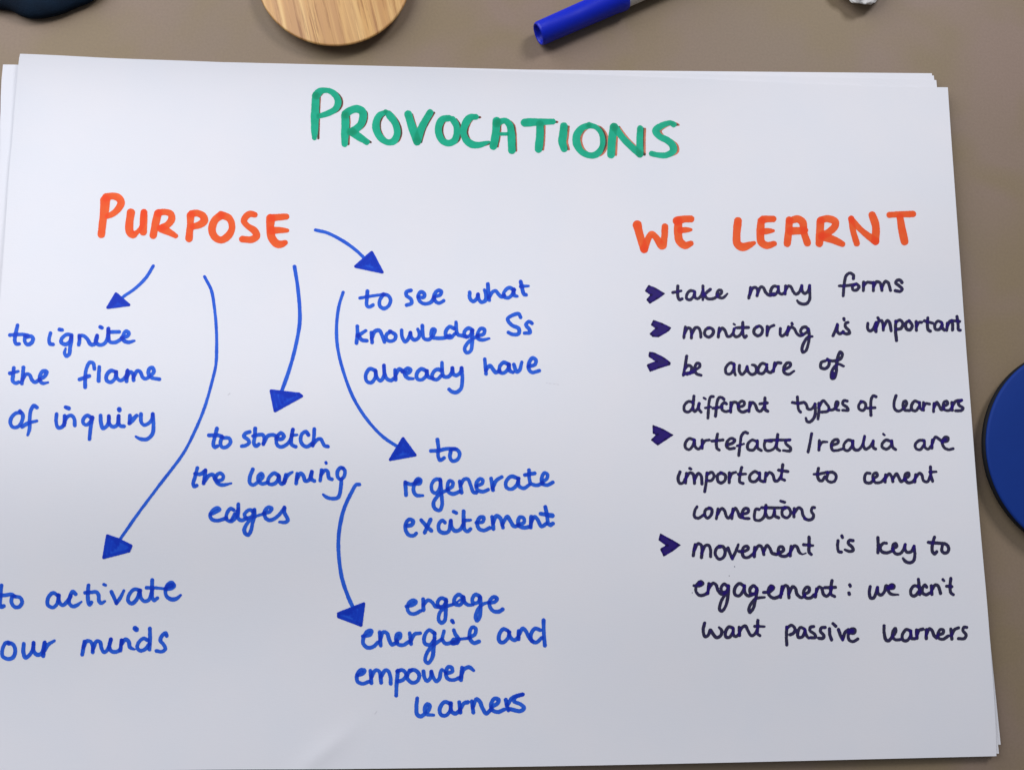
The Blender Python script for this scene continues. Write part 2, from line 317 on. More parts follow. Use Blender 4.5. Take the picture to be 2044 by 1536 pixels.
INK = '''
@590,160,5.11
#PROVOCATIONS|green|7.6|heading_word
205,165,1.05 200,300 196,400 194,520,.9 192,590,.6
215,150 250,115,.85 310,104,.7 375,125,.8 425,185,.85 432,240,.85 405,295,.85 340,335,.8 240,368,.6
505,362,1.05 508,430 503,540 500,650,.8
510,345 560,310 625,293 680,320 688,375 665,450 615,500 565,528
575,530 650,580 725,630,.85
912,328,.6 855,360,.8 822,430,.9 825,510,.9 870,590,.9 940,634,.8 1000,622,.9 1033,560,.9 1034,500,.9 1010,430,.9 960,360,.9 918,318,.5
1148,348 1185,470 1240,628
1240,625 1288,480 1372,330,.8
1565,388,.8 1500,400,.9 1462,460,.95 1459,540,.95 1500,620,.85 1565,643,.8 1620,615,.9 1643,540,.8 1638,460,.8 1600,398,.8
1840,375,.75 1780,382,.9 1735,440 1711,530,.85 1740,610,.9 1800,655,.9 1870,662,.8 1930,645,.6 1975,630,.3
@970,200,5.11
108,212 100,330 90,400 76,468
115,235 150,218,.8 195,210,.8 240,250,.9 256,330,.95 260,400,.95 264,512,.95
150,345,.45 215,345,.45
395,230 470,225 560,222,.9 682,219,.75
550,250 550,350 545,420 536,500,.9
795,265 785,370 778,420 797,497,.85
1048,258,.8 980,285,.9 926,360,.95 926,440,.95 970,520,.85 1060,563,.8 1130,550,.85 1180,480,.7 1190,410,.7 1170,330,.6 1120,275,.6 1050,255,.8
1302,272 1285,400 1276,555
1310,270,.9 1400,390,.85 1490,480,.85 1568,552,.9
1573,288,.8 1568,400,.85 1570,552,.85
1915,248,.8 1880,232,.7 1790,262,.85 1732,310,.9 1765,365,.85 1850,410,.85 1903,460,.9 1908,520,.85 1840,560,.8 1760,560,.75 1690,545,.7
@180,370,4.867
#PURPOSE|orange|7.8|heading_word
145,145,1.2 140,230,1.1 125,330 108,475,.95
155,115,1 210,103,.85 270,118,.9 301,165,.95 270,230,.9 220,275,.8 170,300,.6
395,265 380,380 385,450 415,478,.9 455,455,.6 500,395,.6 518,330,.7 522,262,.8
522,262,.85 517,380,.95 515,450,.95
658,272,.95 632,380,.95 612,485,.9
665,265,.9 720,258,.8 780,275,.9 792,325,.9 755,380,.85 690,410,.8
690,420 760,450,.9 830,490,.6
975,290,.95 972,380,.9 960,515,.95
985,275,.9 1040,270,.85 1098,300,.9 1107,345,.9 1065,380,.9 1000,400,.8
1270,290 1210,340,.95 1183,430,.95 1210,500,.95 1270,530,.95 1340,490,.95 1378,410,.8 1350,320,.9 1270,285,.9
1600,285,.7 1550,277,.8 1512,305,.85 1493,345,.8 1530,395,.8 1595,440,.9 1618,490,.85 1570,525,.85 1478,522,.85
1752,320,1.05 1750,420,1.05 1765,510,1.05 1815,567 1860,570,.9 1895,555,.7
1760,315,.9 1820,310,.85 1905,303,.8
1760,437,.9 1850,435,.8 1915,438,.5
@1250,410,3.407
#WE|orange|7.7|heading_word
75,133,1.15 95,210 122,298
122,298 145,235,.9 172,195,.85 200,215,.8 245,272 259,220,.85 263,145,.85
345,105,1.1 400,92,.9 440,92,.9
355,105 353,190 362,240 400,272 440,258,.7
370,168,.8 410,166,.7 440,165,.4
#LEARNT|orange|7.7|heading_word
760,105 751,200 756,260 790,282 840,268,.8 870,255,.5
930,95 960,92,.9 1000,92,.8
918,105 912,190 920,250 955,272 1005,260,.7
925,178,.8 960,174,.8 1000,172,.4
1108,98,.9 1106,160,.9 1095,258
1115,105,.8 1165,92,.9 1200,115 1208,180,.9 1232,255,.9
1120,174 1215,170,.9
1320,105 1318,180 1313,258
1325,98,.9 1370,90,.9 1422,110,.95 1420,140,.95 1380,180,.9 1330,205,.9
1335,212 1400,230 1470,262,.8
1530,90,.8 1545,180,.8 1568,258,.8
1530,90,.7 1590,160,.8 1695,245,.9
1673,65,.9 1697,140 1695,243
1790,64,.8 1870,60,.75 1950,58,.8
1862,80,.9 1875,160,.95 1893,245
@0,640,5.11
#to|blue|3.5
178,45 160,130 150,200 165,235 195,235
100,145 170,140 240,140 285,150
255,155 252,210 280,242 320,225 337,185 318,158 270,165
#ignite|blue|3.5
515,125 500,190 510,235 540,240
605,88 632,93
730,145 680,140 630,180 625,220 670,240 710,215 730,160
730,165 726,210 715,270 705,340 677,360 658,330 670,280,.6
808,150 810,200 803,243
808,180 820,152 855,155 890,185 925,240 960,238 985,190 990,150
990,150 975,210 1010,245 1060,235 1095,180 1105,80
1022,62 1038,70
1105,85 1108,150 1118,212 1170,220 1240,185
1105,115 1215,112
1240,172 1300,155 1315,125 1285,105 1255,150 1262,200 1310,218 1370,203,.6
#the|blue|3.5
140,480 132,560 130,615 160,635 190,625
100,535 185,515,.7
238,475 232,560 222,640
230,600 265,545 300,550 325,600 355,625 400,600
400,600 455,565 475,520 440,512 410,550 405,600 430,635 490,628,.6
#flame|blue|3.5
962,490 950,432 915,425 880,490 868,580 868,675
810,597 910,562
1012,470 1007,560 1005,612
1180,520 1130,508 1085,560 1090,610 1130,625 1170,590 1185,520
1185,520 1192,580 1225,608 1265,590 1295,540 1300,505
1298,515 1290,615
1290,575 1330,520 1355,540 1362,605
1362,575 1400,510 1430,520 1455,575 1480,590 1530,565 1570,515 1555,478 1522,490 1515,540 1545,578 1625,595
#of|blue|3.5
215,935 160,942 115,990 105,1040 130,1082 180,1080 220,1030 232,960 203,920
375,882 345,865 315,910 302,1000 300,1100 282,1165,.7
225,1080 280,1045 375,1020,.8
#inquiry|blue|3.5
577,950 572,1030 592,1088 630,1082 660,1040
668,880 700,892,1.2
660,968 655,1065
662,1020 690,975 730,965 757,1000 762,1065
935,990 890,965 850,1000 848,1040 880,1060 920,1030 940,985
942,985 925,1080 912,1205
1025,965 1030,1040 1050,1095 1090,1070 1110,1020 1110,970
1110,975 1112,1040 1150,1080 1195,1060 1210,970
1210,970 1212,1050 1230,1070 1265,1075
1215,900,1.2 1217,910,1.2
1325,965 1318,1045
1320,1045 1350,1010,1.3 1395,965
1438,950 1440,1030 1470,1062 1520,1040 1550,1000 1558,950
1558,955 1565,1050 1555,1150 1500,1205 1430,1203 1385,1180,.7
@0,1140,5.11
#to|blue|3.6
15,140 5,230 0,330 12,360 38,350
-60,240 10,242 60,240 115,232 145,248
122,255 116,310 150,360 195,358 225,312 205,265 145,253
#activate|blue|3.6
585,240 540,217 490,270 488,340 540,365 580,330 600,240
597,240 605,310 637,342 690,300 720,250
770,228 742,203 715,250 705,320 737,352 780,345 830,308,.6
902,140 895,230 902,320 912,337 932,315
868,215 930,210 985,210 1005,240 1010,300 1032,320 1070,302,.7
1058,130,.8 1075,138,.8
1135,205 1165,270 1187,322
1187,322 1230,260 1262,195,.8
1430,192 1370,180 1315,240 1308,300 1345,325 1395,280 1425,200
1425,195 1438,270 1475,302 1520,285 1550,200
1552,85 1550,170 1552,260 1570,293 1605,270
1495,165 1570,165,.8 1690,175,.7
1690,178 1750,170 1775,145 1750,112 1712,130 1688,180 1698,250 1750,283,1.1 1800,275 1843,240,.7
1712,150,1.2 1755,140,1.3
#our|blue|3.6
95,735 60,725 25,790 25,860 80,890 135,870 155,800 130,740 80,720
242,735 238,820 258,877 300,850 335,790 342,725
342,730 345,810 380,848 425,830 455,720
457,725 440,860,1.1
445,820 490,745 555,705,.8
#minds|blue|3.6
860,712 850,780 838,845
850,770 885,708 925,715 945,760 945,822
945,800 985,710 1020,718 1035,780 1060,822 1100,790 1130,690
1132,690 1115,770 1140,812 1190,815 1225,790 1240,700
1240,700 1228,805
1238,740 1280,690 1312,715 1325,770 1370,792,.6
1378,578,1.3 1390,590,1.3
1505,700 1465,680 1415,720 1400,775 1430,805 1480,790 1520,740
1528,580 1530,700 1525,795
1700,655 1690,625 1655,650 1635,700 1670,745 1685,790 1650,815 1595,808
@370,840,5.11
#to|blue|3.5
322,75 300,160 285,240 300,265 325,255
240,145 330,145 372,155
375,165 357,220 375,265 420,262 460,215 445,175 380,170
#stretch|blue|3.5
655,110 612,125 597,155 640,190 650,220 620,245 575,255
712,75 708,150 700,230 720,255 750,235
690,152 740,140 790,140 805,180 795,235
795,230 840,152 890,140 930,155
925,180 985,180 1005,150 975,120 945,145 928,190 935,240 970,262 1030,240 1070,190 1095,90
1097,85 1080,180 1085,240 1125,260
1082,145 1140,140,.7
1255,140 1230,108 1190,130 1175,190 1195,240 1240,260 1290,230
1315,80 1310,170 1298,250
1300,235 1350,185 1380,182 1400,215 1420,250 1455,258
#the|blue|3.5
122,475 100,560 80,640 90,665 115,655
95,535,.8 150,540 205,500
205,505 195,580 185,635
190,620 240,555 280,545 300,590 335,640 385,650 470,633,.5
330,610 380,590 385,555 355,530 320,550 305,590
#learning|blue|3.5
688,490 658,570 658,630 690,650 740,620 790,565 775,535 745,560 745,610 780,638 840,625
950,555 905,530 850,580 845,630 880,645 930,620 955,560
955,560 962,620 985,640 1015,610
1025,545 1005,632
1010,612 1045,550 1090,520,.7
1140,535 1130,635
1138,590 1175,532 1205,560 1222,610 1260,600 1290,515
1290,515 1285,590 1315,610
1390,500 1375,605
1382,550 1425,500 1450,510 1465,580 1495,592
1433,420,.8 1437,430,.8
1610,480 1580,475 1550,520 1560,580 1590,590 1620,560 1625,500 1600,478
1592,590 1582,700 1560,775 1510,790 1440,775 1405,748,.7
#edges|blue|3.5
255,950 310,925 347,900 325,885 280,910 252,960 270,1000 330,1013 410,990
495,905 460,892 420,950 425,1005 470,1020 515,975 540,900
540,845 538,930 535,985 570,1010 620,995
465,1010,.7 500,940,.7
690,915 650,905 603,950 620,985 680,970 697,920
705,900 705,960 685,1040 670,1110 643,1158 615,1150 600,1110 625,1050 680,990 730,965,.8 800,945,.8
800,935 860,922 880,888 845,878 808,920 815,980 850,1008 900,998 960,950 1008,885
1010,880 1010,930 1045,1010 1020,1030 960,1028,.7
@690,550,5.11
#to|blue|3.5
222,160 215,240 217,305 240,318 278,300
145,228,.9 260,208,.8 390,190,.8
378,198 345,260 350,310 390,335 435,310 458,250 435,205 385,190
#see|blue|3.5
665,150 620,165 618,200 665,240 672,280 622,300
737,217 795,220 803,185 765,165 738,210 760,265 810,287 870,270 900,225
900,215 965,195 975,160 945,150 905,190 908,250 950,280 1000,255
#what|blue|3.5
1265,170 1267,230 1300,262 1340,230 1350,190
1350,190 1358,240 1385,270 1425,252 1432,200 1415,145,.8
1450,85 1455,160 1465,250
1462,225 1500,165 1530,155 1560,190 1590,215 1618,200
1720,145 1665,123 1615,170 1615,215 1660,225 1700,190 1715,140
1710,150 1720,200 1750,210,.8
1785,60 1800,130 1820,190 1840,195
1785,110 1865,105,.7
#knowledge|blue|3.5
118,515 120,590 110,685
205,560,.9 125,612
130,610 165,655 215,662
262,580 270,680
265,640 300,565 345,560 375,620 395,675
460,572 420,595 412,640 450,668 500,650 508,605 450,567
570,555 575,620 605,672 640,640 660,580
660,580 668,625 700,655 745,630 752,590 735,545,.8
782,510 785,580 800,640 850,650 895,600 910,550 885,545 870,600 885,628 940,637 1010,632 1060,610
1105,540 1060,520 1020,570 1028,620 1070,632 1115,590
1125,475 1130,560 1145,600 1190,612 1230,625
1295,555 1250,535 1208,580 1225,620 1270,610 1292,560
1292,565 1290,680 1275,765 1235,785 1213,750 1240,690 1300,640 1350,615
1340,612 1405,595 1415,550 1380,538 1345,590 1350,640 1390,655 1465,640,.6
#Ss|blue|3.5
1785,425 1765,390 1710,400 1652,440 1690,500 1765,540 1765,590 1710,600 1658,578
1900,485 1870,468 1838,500 1875,550 1880,580 1825,585
#already|blue|3.5
300,965 245,950 205,1010 215,1075 260,1090 300,1040 307,975
307,980 320,1040 355,1070 390,1020 390,915
390,915 395,990 420,1050 460,1067 500,1040
503,960 510,1060
510,1010 545,952 580,970
575,975 630,995 662,960 635,942 605,965 605,1015 640,1045 690,1050,.7
820,970 770,950 725,1000 730,1050 775,1060 820,1020 830,970
828,975 840,1030 885,1045
975,965 930,955 885,1000 885,1045 930,1058 975,1020
982,885 985,980 1000,1025 1045,1030 1080,990 1088,940
1088,940 1097,1000 1130,1015 1170,985 1182,940
1182,940 1190,1060 1175,1150 1130,1188 1080,1180 1055,1158
#have|blue|3.5
1418,850 1425,930 1432,1000
1430,965 1470,915 1500,950 1530,985 1570,970
1660,902 1610,885 1570,930 1575,985 1615,990 1655,950 1668,905
1665,910 1675,970 1705,985
1715,905 1745,980 1770,968 1797,880,.8
1862,925 1930,905 1940,860 1905,838 1870,890 1868,950 1900,985 1975,968
@760,870,5.11
#to|blue|3.5
578,35 588,120 585,200 605,245 645,222
510,150 600,145 660,130 760,128
715,150 705,210 730,252 780,240 805,180 775,135 720,135
#regenerate|blue|3.5
250,470 258,600,1.05
255,475 310,490 350,478
345,485 400,478 405,445 375,435 342,490 335,560 360,600 430,605,.8
365,465,1.1 385,455,1.1
605,440 560,440 520,490 525,560 565,580 605,520 610,450
610,450 620,600 625,700 600,755 550,735 538,680 590,600 680,545
685,540 730,510 735,470 700,455 680,510 695,570 740,588 800,565
805,460 825,575
815,500 850,440 890,440 920,510 945,570 975,575
975,510 1035,480 1040,445 1010,435 975,480 985,545 1040,565 1095,545
1125,430 1145,550
1140,530 1180,450 1235,415
1400,430 1330,410 1280,460 1280,520 1330,540 1385,500 1408,430
1402,440 1412,510 1460,530 1515,495
1512,345 1515,430 1530,480 1590,500 1650,480
1470,395 1570,378
1645,470 1695,430 1700,390 1668,375 1642,430 1650,485 1700,497 1755,470
#excitement|blue|3.6
262,915 320,900 330,862 290,848 255,890 255,960 290,1008 340,1010 362,990
412,855 460,910 515,962
508,850 480,910 448,982
655,880 630,858 595,890 595,960 640,985 690,970 715,860
715,862 725,930 760,965 810,950 840,900
845,765 845,860 855,950 885,970 915,945
845,860 915,855,.8
742,768 770,782
975,880 1040,872 1050,830 1015,825 985,880 1000,940 1050,960 1110,935
1135,820 1150,945
1145,885 1180,812 1215,830 1247,932
1240,900 1290,820 1320,860 1360,918 1400,910
1400,900 1460,880 1458,835 1420,825 1400,870 1415,915 1470,932 1520,920
1535,820 1530,930
1532,880 1570,820 1600,850 1640,918 1690,890
1678,720 1695,800 1710,890 1730,905 1755,890
1630,790,1.1 1750,810,1.2
@690,1160,4.867
#engage|blue|3.6
590,240 650,225 682,198 662,182 620,200 600,260 622,305 670,312 725,285
752,170 755,275
755,225 800,180 840,200 870,240 910,245
975,175 925,160 893,200 905,245 950,238 978,190
975,190 972,300 960,380 930,400 903,370 915,300 970,245 1040,222,.8
1140,150 1095,125 1055,170 1060,215 1110,225 1145,180
1145,150 1155,200 1190,225 1240,225,.8
1085,195,.6 1130,165,.6
1297,140 1260,125 1230,170 1240,208 1285,200 1307,150
1307,160 1310,260 1300,350 1275,378 1262,345 1285,270 1330,220 1390,200,.8
1395,205 1450,195 1470,165 1440,148 1402,180 1400,240 1435,285 1490,290 1525,268
#energise|blue|3.6
165,530 235,515 250,478 218,478 175,540 170,600 210,640 270,630 310,590
330,490 340,620
335,560 365,490 400,500 425,570 450,610 500,585
490,570 530,540 527,505 500,510 490,570 510,608 560,615 610,585
622,500 635,605
635,570 670,510 725,500
862,500 810,470 765,530 770,600 820,612 865,550
865,500 855,640 840,740 800,790 773,770 790,690 850,620 930,560
955,480 940,560 970,600 1020,592 1050,560
1050,470 1065,510 1098,560 1085,590 1040,592
1040,598,1.2 1080,590,1.3
1085,560,.8 1200,548,.8
1033,380,1.1 1045,398,.9
1195,545 1255,510 1262,455 1230,442 1205,490 1210,560 1245,595 1295,580
#and|blue|3.6
1575,475 1530,460 1490,520 1495,580 1530,590 1580,540 1590,490
1585,490 1600,540 1640,568 1675,540
1680,480 1680,560
1680,520 1720,455 1750,480 1780,540 1810,575
1890,470 1840,455 1800,510 1805,570 1850,590 1905,545
1922,375 1925,500 1935,620
#empower|blue|3.6
112,910 170,890 182,862 145,858 110,910 115,970 165,990 225,970
240,865 250,985
248,930 290,860 325,870 345,980
345,920 385,860 415,870 435,930 437,990
508,862 495,980 490,1105
500,870 550,858 588,900 560,950 508,970
640,858 605,890 600,940 650,982 700,960 713,900 670,858 620,862
755,870 765,930 790,965 825,930 832,872
832,875 852,930 880,968 910,940 922,880 935,850,.7 970,885,.7
975,890 1035,872 1028,832 995,828 972,890 990,940 1040,955 1100,935
1130,835 1120,955
1120,920 1150,850 1200,830 1243,862,.8
#learners|blue|3.7
695,1132 687,1220 695,1290 730,1307 770,1280 810,1240 815,1198 787,1190 768,1240 785,1285 855,1295,.8
1010,1180 960,1168 915,1230 925,1290 970,1300 1015,1250 1022,1180
1017,1190 1030,1260 1065,1280 1110,1250
1103,1170 1115,1270
1115,1235 1150,1180 1185,1170
1225,1160 1240,1270
1235,1220 1270,1140 1300,1160 1330,1230 1365,1280 1410,1240
1415,1215 1475,1180 1485,1145 1445,1135 1412,1190 1425,1245 1480,1265 1540,1240
1555,1145 1565,1200 1580,1250
1570,1200 1620,1125 1715,1095
1720,1095 1650,1120 1635,1160 1700,1190 1732,1225 1700,1255 1590,1235
@1280,540,6.194
#take|black|2.75
452,190 450,260 455,330 475,360 505,348
390,270 495,250,.8
645,250 600,250 562,300 562,345 600,360 645,320 662,260
660,260 665,330 700,345 740,310 762,240
762,190 765,280 762,360,.8
855,232 825,255 780,295
780,300 820,345 890,345 940,320
935,300 990,280 990,245 955,245 935,300 960,330 1010,335 1065,285,.6
#many|black|2.75
1350,210 1345,270 1330,338
1342,290 1380,215 1420,210 1440,250 1432,310
1435,290 1480,200 1510,210 1540,270 1590,305 1640,285
1690,200 1640,192 1603,240 1608,290 1650,300 1690,250 1698,195
1695,210 1705,275 1740,290 1780,265
1785,190 1780,290
1785,240 1820,190 1850,200 1880,260 1910,290 1950,270 1985,185
1985,185 1990,250 2023,283 2065,247 2082,185
2082,185 2085,278 2080,360 2044,407 1990,412 1950,395 1928,368,.7
#monitoring|black|2.75
545,695 535,760 527,828
535,780 575,710 605,715 620,760 620,830
620,795 670,705 710,710 732,760 737,820
840,708 795,730 785,790 835,820 880,790 893,740 855,707 820,710
965,710 952,820
960,770 1000,710 1035,740 1065,810 1100,810 1135,770 1150,720
1150,720 1140,780 1165,815 1210,805 1250,750
1143,658,.7 1158,668,.7
1255,640 1255,720 1260,790 1280,825 1300,808
1175,705 1325,702
1440,690 1400,720 1395,770 1440,805 1485,780 1498,720 1465,685 1425,695
1558,690 1555,800
1558,760 1590,700 1640,675
1720,715 1720,790 1740,808 1780,780 1818,720
1820,695 1805,795
1815,750 1850,700 1890,715 1920,770 1960,803 2000,795
1862,650 1868,662
@1600,530,6.012
72,755 48,735 10,745 -12,790 18,822 60,800 85,765
85,760 92,850 80,940 50,1020 15,1038 5,1000 30,920 80,855 130,848,.8
@1280,540,6.194
#be|black|2.75
562,1055 550,1130 535,1220 520,1290
535,1220 580,1170 620,1190 615,1245 570,1280
530,1275,1.1 640,1255,1.1
600,1270 660,1230 722,1185 720,1150 690,1145 662,1200 680,1270 740,1292
#aware|black|2.75
1145,1150 1100,1140 1045,1200 1050,1265 1095,1278 1140,1225 1150,1160
1150,1165 1150,1250 1165,1290,.8
1215,1170 1213,1240 1245,1282 1290,1240 1310,1185
1310,1190 1325,1250 1370,1283 1415,1260 1425,1210 1405,1172 1370,1163,.8
1545,1160 1495,1145 1445,1210 1450,1260 1500,1270 1540,1220 1555,1160
1550,1170 1562,1240 1600,1258 1635,1225
1650,1140 1635,1245
1640,1200 1680,1140 1725,1140
1772,1222 1840,1180 1842,1143 1805,1140 1762,1200 1770,1260 1820,1280 1890,1240,.8
@1600,530,6.012
#forms|black|2.8
622,155 622,115 580,90 535,120 515,200 505,290 500,362
450,243,.8 540,240 640,225
650,222 612,250 620,290 665,290 690,250 660,220
745,200 742,300
745,240 790,200 840,205
865,200 862,300
865,250 900,195 940,205 955,250 965,298
965,265 1005,190 1040,205 1055,250 1068,298
1205,202 1185,175 1150,175 1130,205 1175,245 1208,280 1185,308 1125,300
#is|black|2.8
430,705 405,780 378,840
430,710 430,790 460,818 500,790
558,680 530,690 525,730 570,780 575,810 540,818 490,800,.8
508,635 512,655,.8
#important|black|2.8
795,690 795,760 820,783 860,760 890,690
915,625 925,640
895,680 892,790
895,745 930,665 960,660 978,710 982,772
985,735 1030,658 1055,680 1075,780
1130,665 1128,780 1140,898
1130,680 1180,653 1215,690 1195,750 1140,765
1290,662 1255,685 1258,755 1300,770 1328,720 1290,660
1375,670 1378,775
1380,730 1410,680 1440,680
1515,625 1510,700 1520,770 1545,785
1475,662 1575,690
1680,680 1635,665 1600,710 1605,760 1650,765 1688,710
1685,690 1692,750 1715,773
1750,690 1742,775
1748,730 1785,665 1810,690 1812,770
1865,610 1878,700 1885,770 1905,775
1800,658 1898,668
#of|black|2.8
290,1140 238,1160 232,1220 280,1235 325,1200 330,1150 310,1120
315,1125 350,1140 420,1138 470,1115 490,1060 465,1035 437,1090 420,1190 415,1290 390,1350 362,1350 357,1290 390,1220 440,1180 505,1205,.8
380,1290,1.3 378,1330,1.2
@1290,770,5.486
#different|black|2.7
510,180 460,170 415,220 422,275 465,283 510,240
522,110 515,190 512,250 530,278 560,250 580,190
580,190 575,250 600,285
630,130,.8 650,142,.8
735,115 705,118 690,160 682,250 675,350
645,240,.8 705,228,.8
850,145 830,128 800,125 780,160 768,240 758,330
730,243 790,235 830,228
880,195 855,182 825,215 835,262 870,280 910,270
925,180 925,285
925,235 950,180 985,180 1010,210
1010,232 1070,210 1072,175 1045,165 1010,200 1015,260 1055,285 1110,265
1135,180 1125,280
1130,230 1160,180 1190,200 1220,265 1250,275 1290,230
1300,130 1298,200 1305,260 1330,275
1245,195 1325,185
#types|black|2.7
1655,120 1660,200 1670,260 1690,285
1600,180 1670,190 1730,180 1755,210 1770,250 1810,250 1850,195
1848,195 1852,280 1835,350 1790,393 1760,385 1748,350,.8
@1600,770,5.486
190,190 190,280 180,360
190,230 235,160 270,190 300,240 285,275 220,285
300,262 340,260 385,225 400,180 385,172 372,210 380,255 410,265
500,165 462,160 450,195 500,235 510,265 450,265
#of|black|2.7
660,170 630,200 630,250 670,268 702,230 695,185 650,168
815,117 785,107 765,140 757,230 760,320
720,242 805,237
#learners|black|2.7
1035,105 1013,180 1020,250 1060,275 1110,250 1150,200 1143,165 1120,170 1110,220 1130,262 1185,268
1285,180 1240,165 1205,210 1210,260 1250,270 1292,220
1292,180 1297,240 1318,260
1335,180 1335,265
1335,235 1360,192 1402,198
1450,190 1445,280
1450,235 1480,180 1510,220 1530,260 1560,250
1558,222 1600,195 1592,167 1562,175 1550,220 1570,260 1620,265 1650,230
1645,180 1650,265
1650,225 1690,165 1755,155
1755,155 1718,180 1725,210 1768,240 1755,265 1690,270
@1290,770,5.486
#artefacts|black|2.7
522,588 470,575 430,620 430,675 470,695 510,650 527,590
527,590 535,660 570,690 605,660
612,590 612,680
612,645 645,600 690,590
780,525 768,610 775,680 800,700
720,602 840,590
885,645 950,620 970,590 930,572 885,610 880,660 910,685 965,680
1110,515 1080,505 1045,540 1030,620 1020,700 1013,758
995,655,.8 1070,632,.7
1210,608 1160,590 1110,640 1115,690 1170,700 1212,650
1215,600 1222,680 1260,705
1370,605 1310,600 1292,650 1310,700 1360,705 1410,670 1435,600
1440,530 1430,610 1430,680 1460,705
1295,593,.8 1420,590 1570,592
1575,588 1530,595 1530,630 1580,680 1575,708 1500,705,.8
@1600,770,5.486
#/realia|black|2.7
110,520 95,610 72,720
195,595 190,700
192,665 225,615 280,612,.8
330,650 400,620 398,590 360,590 325,640 340,700 385,705 440,690
555,602 510,590 465,640 470,695 510,705 555,650 562,600
557,620 575,690 620,700 665,650 690,560
690,550 677,640 700,690 750,662 785,600
785,600 785,670 812,690
895,525,.8 910,538,.7
970,602 925,590 880,640 885,670 930,690 980,650 988,600
987,610 1000,670 1030,695
#are|black|2.7
1340,597 1290,595 1245,640 1255,685 1300,695 1340,645
1345,600 1352,670 1385,690 1420,655
1432,590 1428,680
1430,635 1465,560 1500,575 1540,610
1540,612 1600,600 1603,565 1570,560 1540,610 1560,670 1610,695 1660,685
1572,588,1.1
@1290,770,5.486
#important|black|2.75
370,940 348,1010 365,1062 400,1060 430,1010
475,900 490,908
440,955 430,1060
440,1000 475,950 510,960 525,1010 528,1065
528,1025 570,955 600,980 610,1070
665,950 655,1060 640,1155
665,965 720,945 742,985 710,1035 665,1032
825,950 785,970 785,1040 820,1060 862,1030 865,975 815,947
910,950 908,1055
910,1015 935,960 980,942,.8
1045,890 1025,980 1025,1050 1060,1065
1010,965 1090,962,.8
1230,955 1190,935 1135,980 1140,1035 1190,1045 1240,995
1242,950 1247,1030 1282,1045
1310,950 1300,1045
1310,990 1350,945 1385,970 1410,1038 1440,1035 1480,980
1495,860 1485,940 1480,1010 1515,1030
1450,920 1550,935
@1600,770,5.486
#to|black|2.75
185,900 175,980 195,1030 225,1035 255,990
135,965,.8 200,960 280,942
290,955 275,1020 310,1050 360,1040 380,985 345,945 285,945
#cement|black|2.75
750,955 710,955 690,1000 700,1050 750,1060 790,1025
785,1012 830,980 822,952 790,960 780,1010 810,1055 870,1050 910,1010
920,970 915,1050
918,1010 960,960 985,990 1000,1045
1000,1015 1040,960 1065,1000 1090,1045 1130,1020
1125,1018 1175,985 1172,952 1142,960 1130,1010 1160,1055 1210,1050 1245,1010
1250,970 1240,1050
1245,1010 1290,955 1315,970 1340,1040 1380,1045 1410,980
1412,885 1415,970 1435,1040
1405,940 1475,938,.8
@1290,770,5.486
#connections|black|2.75
555,1320 530,1370 530,1430 570,1445 620,1415
700,1335 652,1352 640,1410 670,1445 710,1410 718,1350 685,1333
785,1345 768,1450
780,1405 825,1340 855,1360 880,1430 900,1445 935,1400
948,1345 938,1450
945,1390 975,1335 1000,1370 1025,1430 1060,1440
1055,1402 1115,1380 1115,1345 1080,1340 1050,1390 1060,1440 1125,1450
1235,1350 1203,1345 1185,1400 1190,1460 1240,1470 1290,1430 1310,1340
1310,1305 1308,1390 1335,1440 1380,1430 1405,1360
1405,1360 1410,1420 1450,1440
1265,1330 1390,1332 1500,1332
1472,1258 1515,1272
1530,1330 1490,1360 1495,1420 1545,1440 1582,1390 1560,1335 1515,1325
1620,1340 1617,1430
1618,1390 1670,1330 1700,1350 1715,1410 1740,1450
1845,1330 1820,1330 1808,1370 1832,1410 1820,1450 1780,1465 1735,1450
@1300,1050,5.84
#movement|black|2.9
510,210 500,270 490,340
503,275 545,200 580,215 592,280 585,360
588,310 630,225 670,220 690,270 692,350
810,235 765,250 745,320 790,380 840,360 862,290 835,235 790,230
895,250 920,320 945,375
945,372 985,290 1015,212,.8
1028,290 1080,290 1132,258 1120,230 1080,240 1060,300 1080,355 1130,360 1180,325
1205,245 1200,350
1200,300 1250,225 1280,230 1300,270 1312,325
1312,290 1350,220 1380,250 1410,310 1460,325
1480,310 1540,280 1532,240 1495,238 1480,300 1510,340 1570,345 1610,315
1630,230 1618,340
1625,290 1670,225 1700,240 1725,300 1760,322,.6 1805,310,.5
1840,125 1840,220 1840,300 1865,325
1775,212 1885,222,.8
#engagement:|black|2.9
495,688,.9 560,690 602,665 575,640 530,680 520,750 560,800 620,795 660,765
568,665,1.3
672,665 660,780
668,725 720,660 755,680 780,750 820,790 860,770
880,690 850,670 815,710 825,760 870,760 902,700
900,690 895,800 870,920 825,985 797,970 812,880 860,790
1080,690 1025,665 975,720 975,790 1020,808 1070,750 1088,690
1087,690 1092,770 1130,808 1190,790
1220,710 1190,690 1150,730 1160,780 1210,780 1232,720
1235,740 1215,850 1190,950 1150,1000 1137,970 1162,900 1220,840 1322,825,.7
1310,768 1380,760 1427,712 1400,690 1370,720 1370,790 1420,833 1480,820 1520,785
1405,715,1.3
1525,700 1508,825
1518,765 1560,688 1590,700 1605,830
1605,785 1650,700 1680,720 1700,790 1750,828 1790,805
1790,790 1840,755 1838,710 1805,710 1775,770 1800,828 1860,830 1900,795
@1600,1050,5.84
175,725 162,820
165,780 205,705 235,720 255,790 290,812 330,780 350,720
355,630 340,720 345,790 385,815
270,712 395,708
562,680 568,695
553,775 558,788
@1300,1050,5.84
#want|black|2.9
622,1125 605,1210 625,1282 660,1270 690,1205 720,1250 760,1293 810,1270 820,1210 790,1175,.8
950,1180 905,1170 865,1230 870,1285 910,1290 950,1235
955,1190 962,1270 990,1280 1020,1255
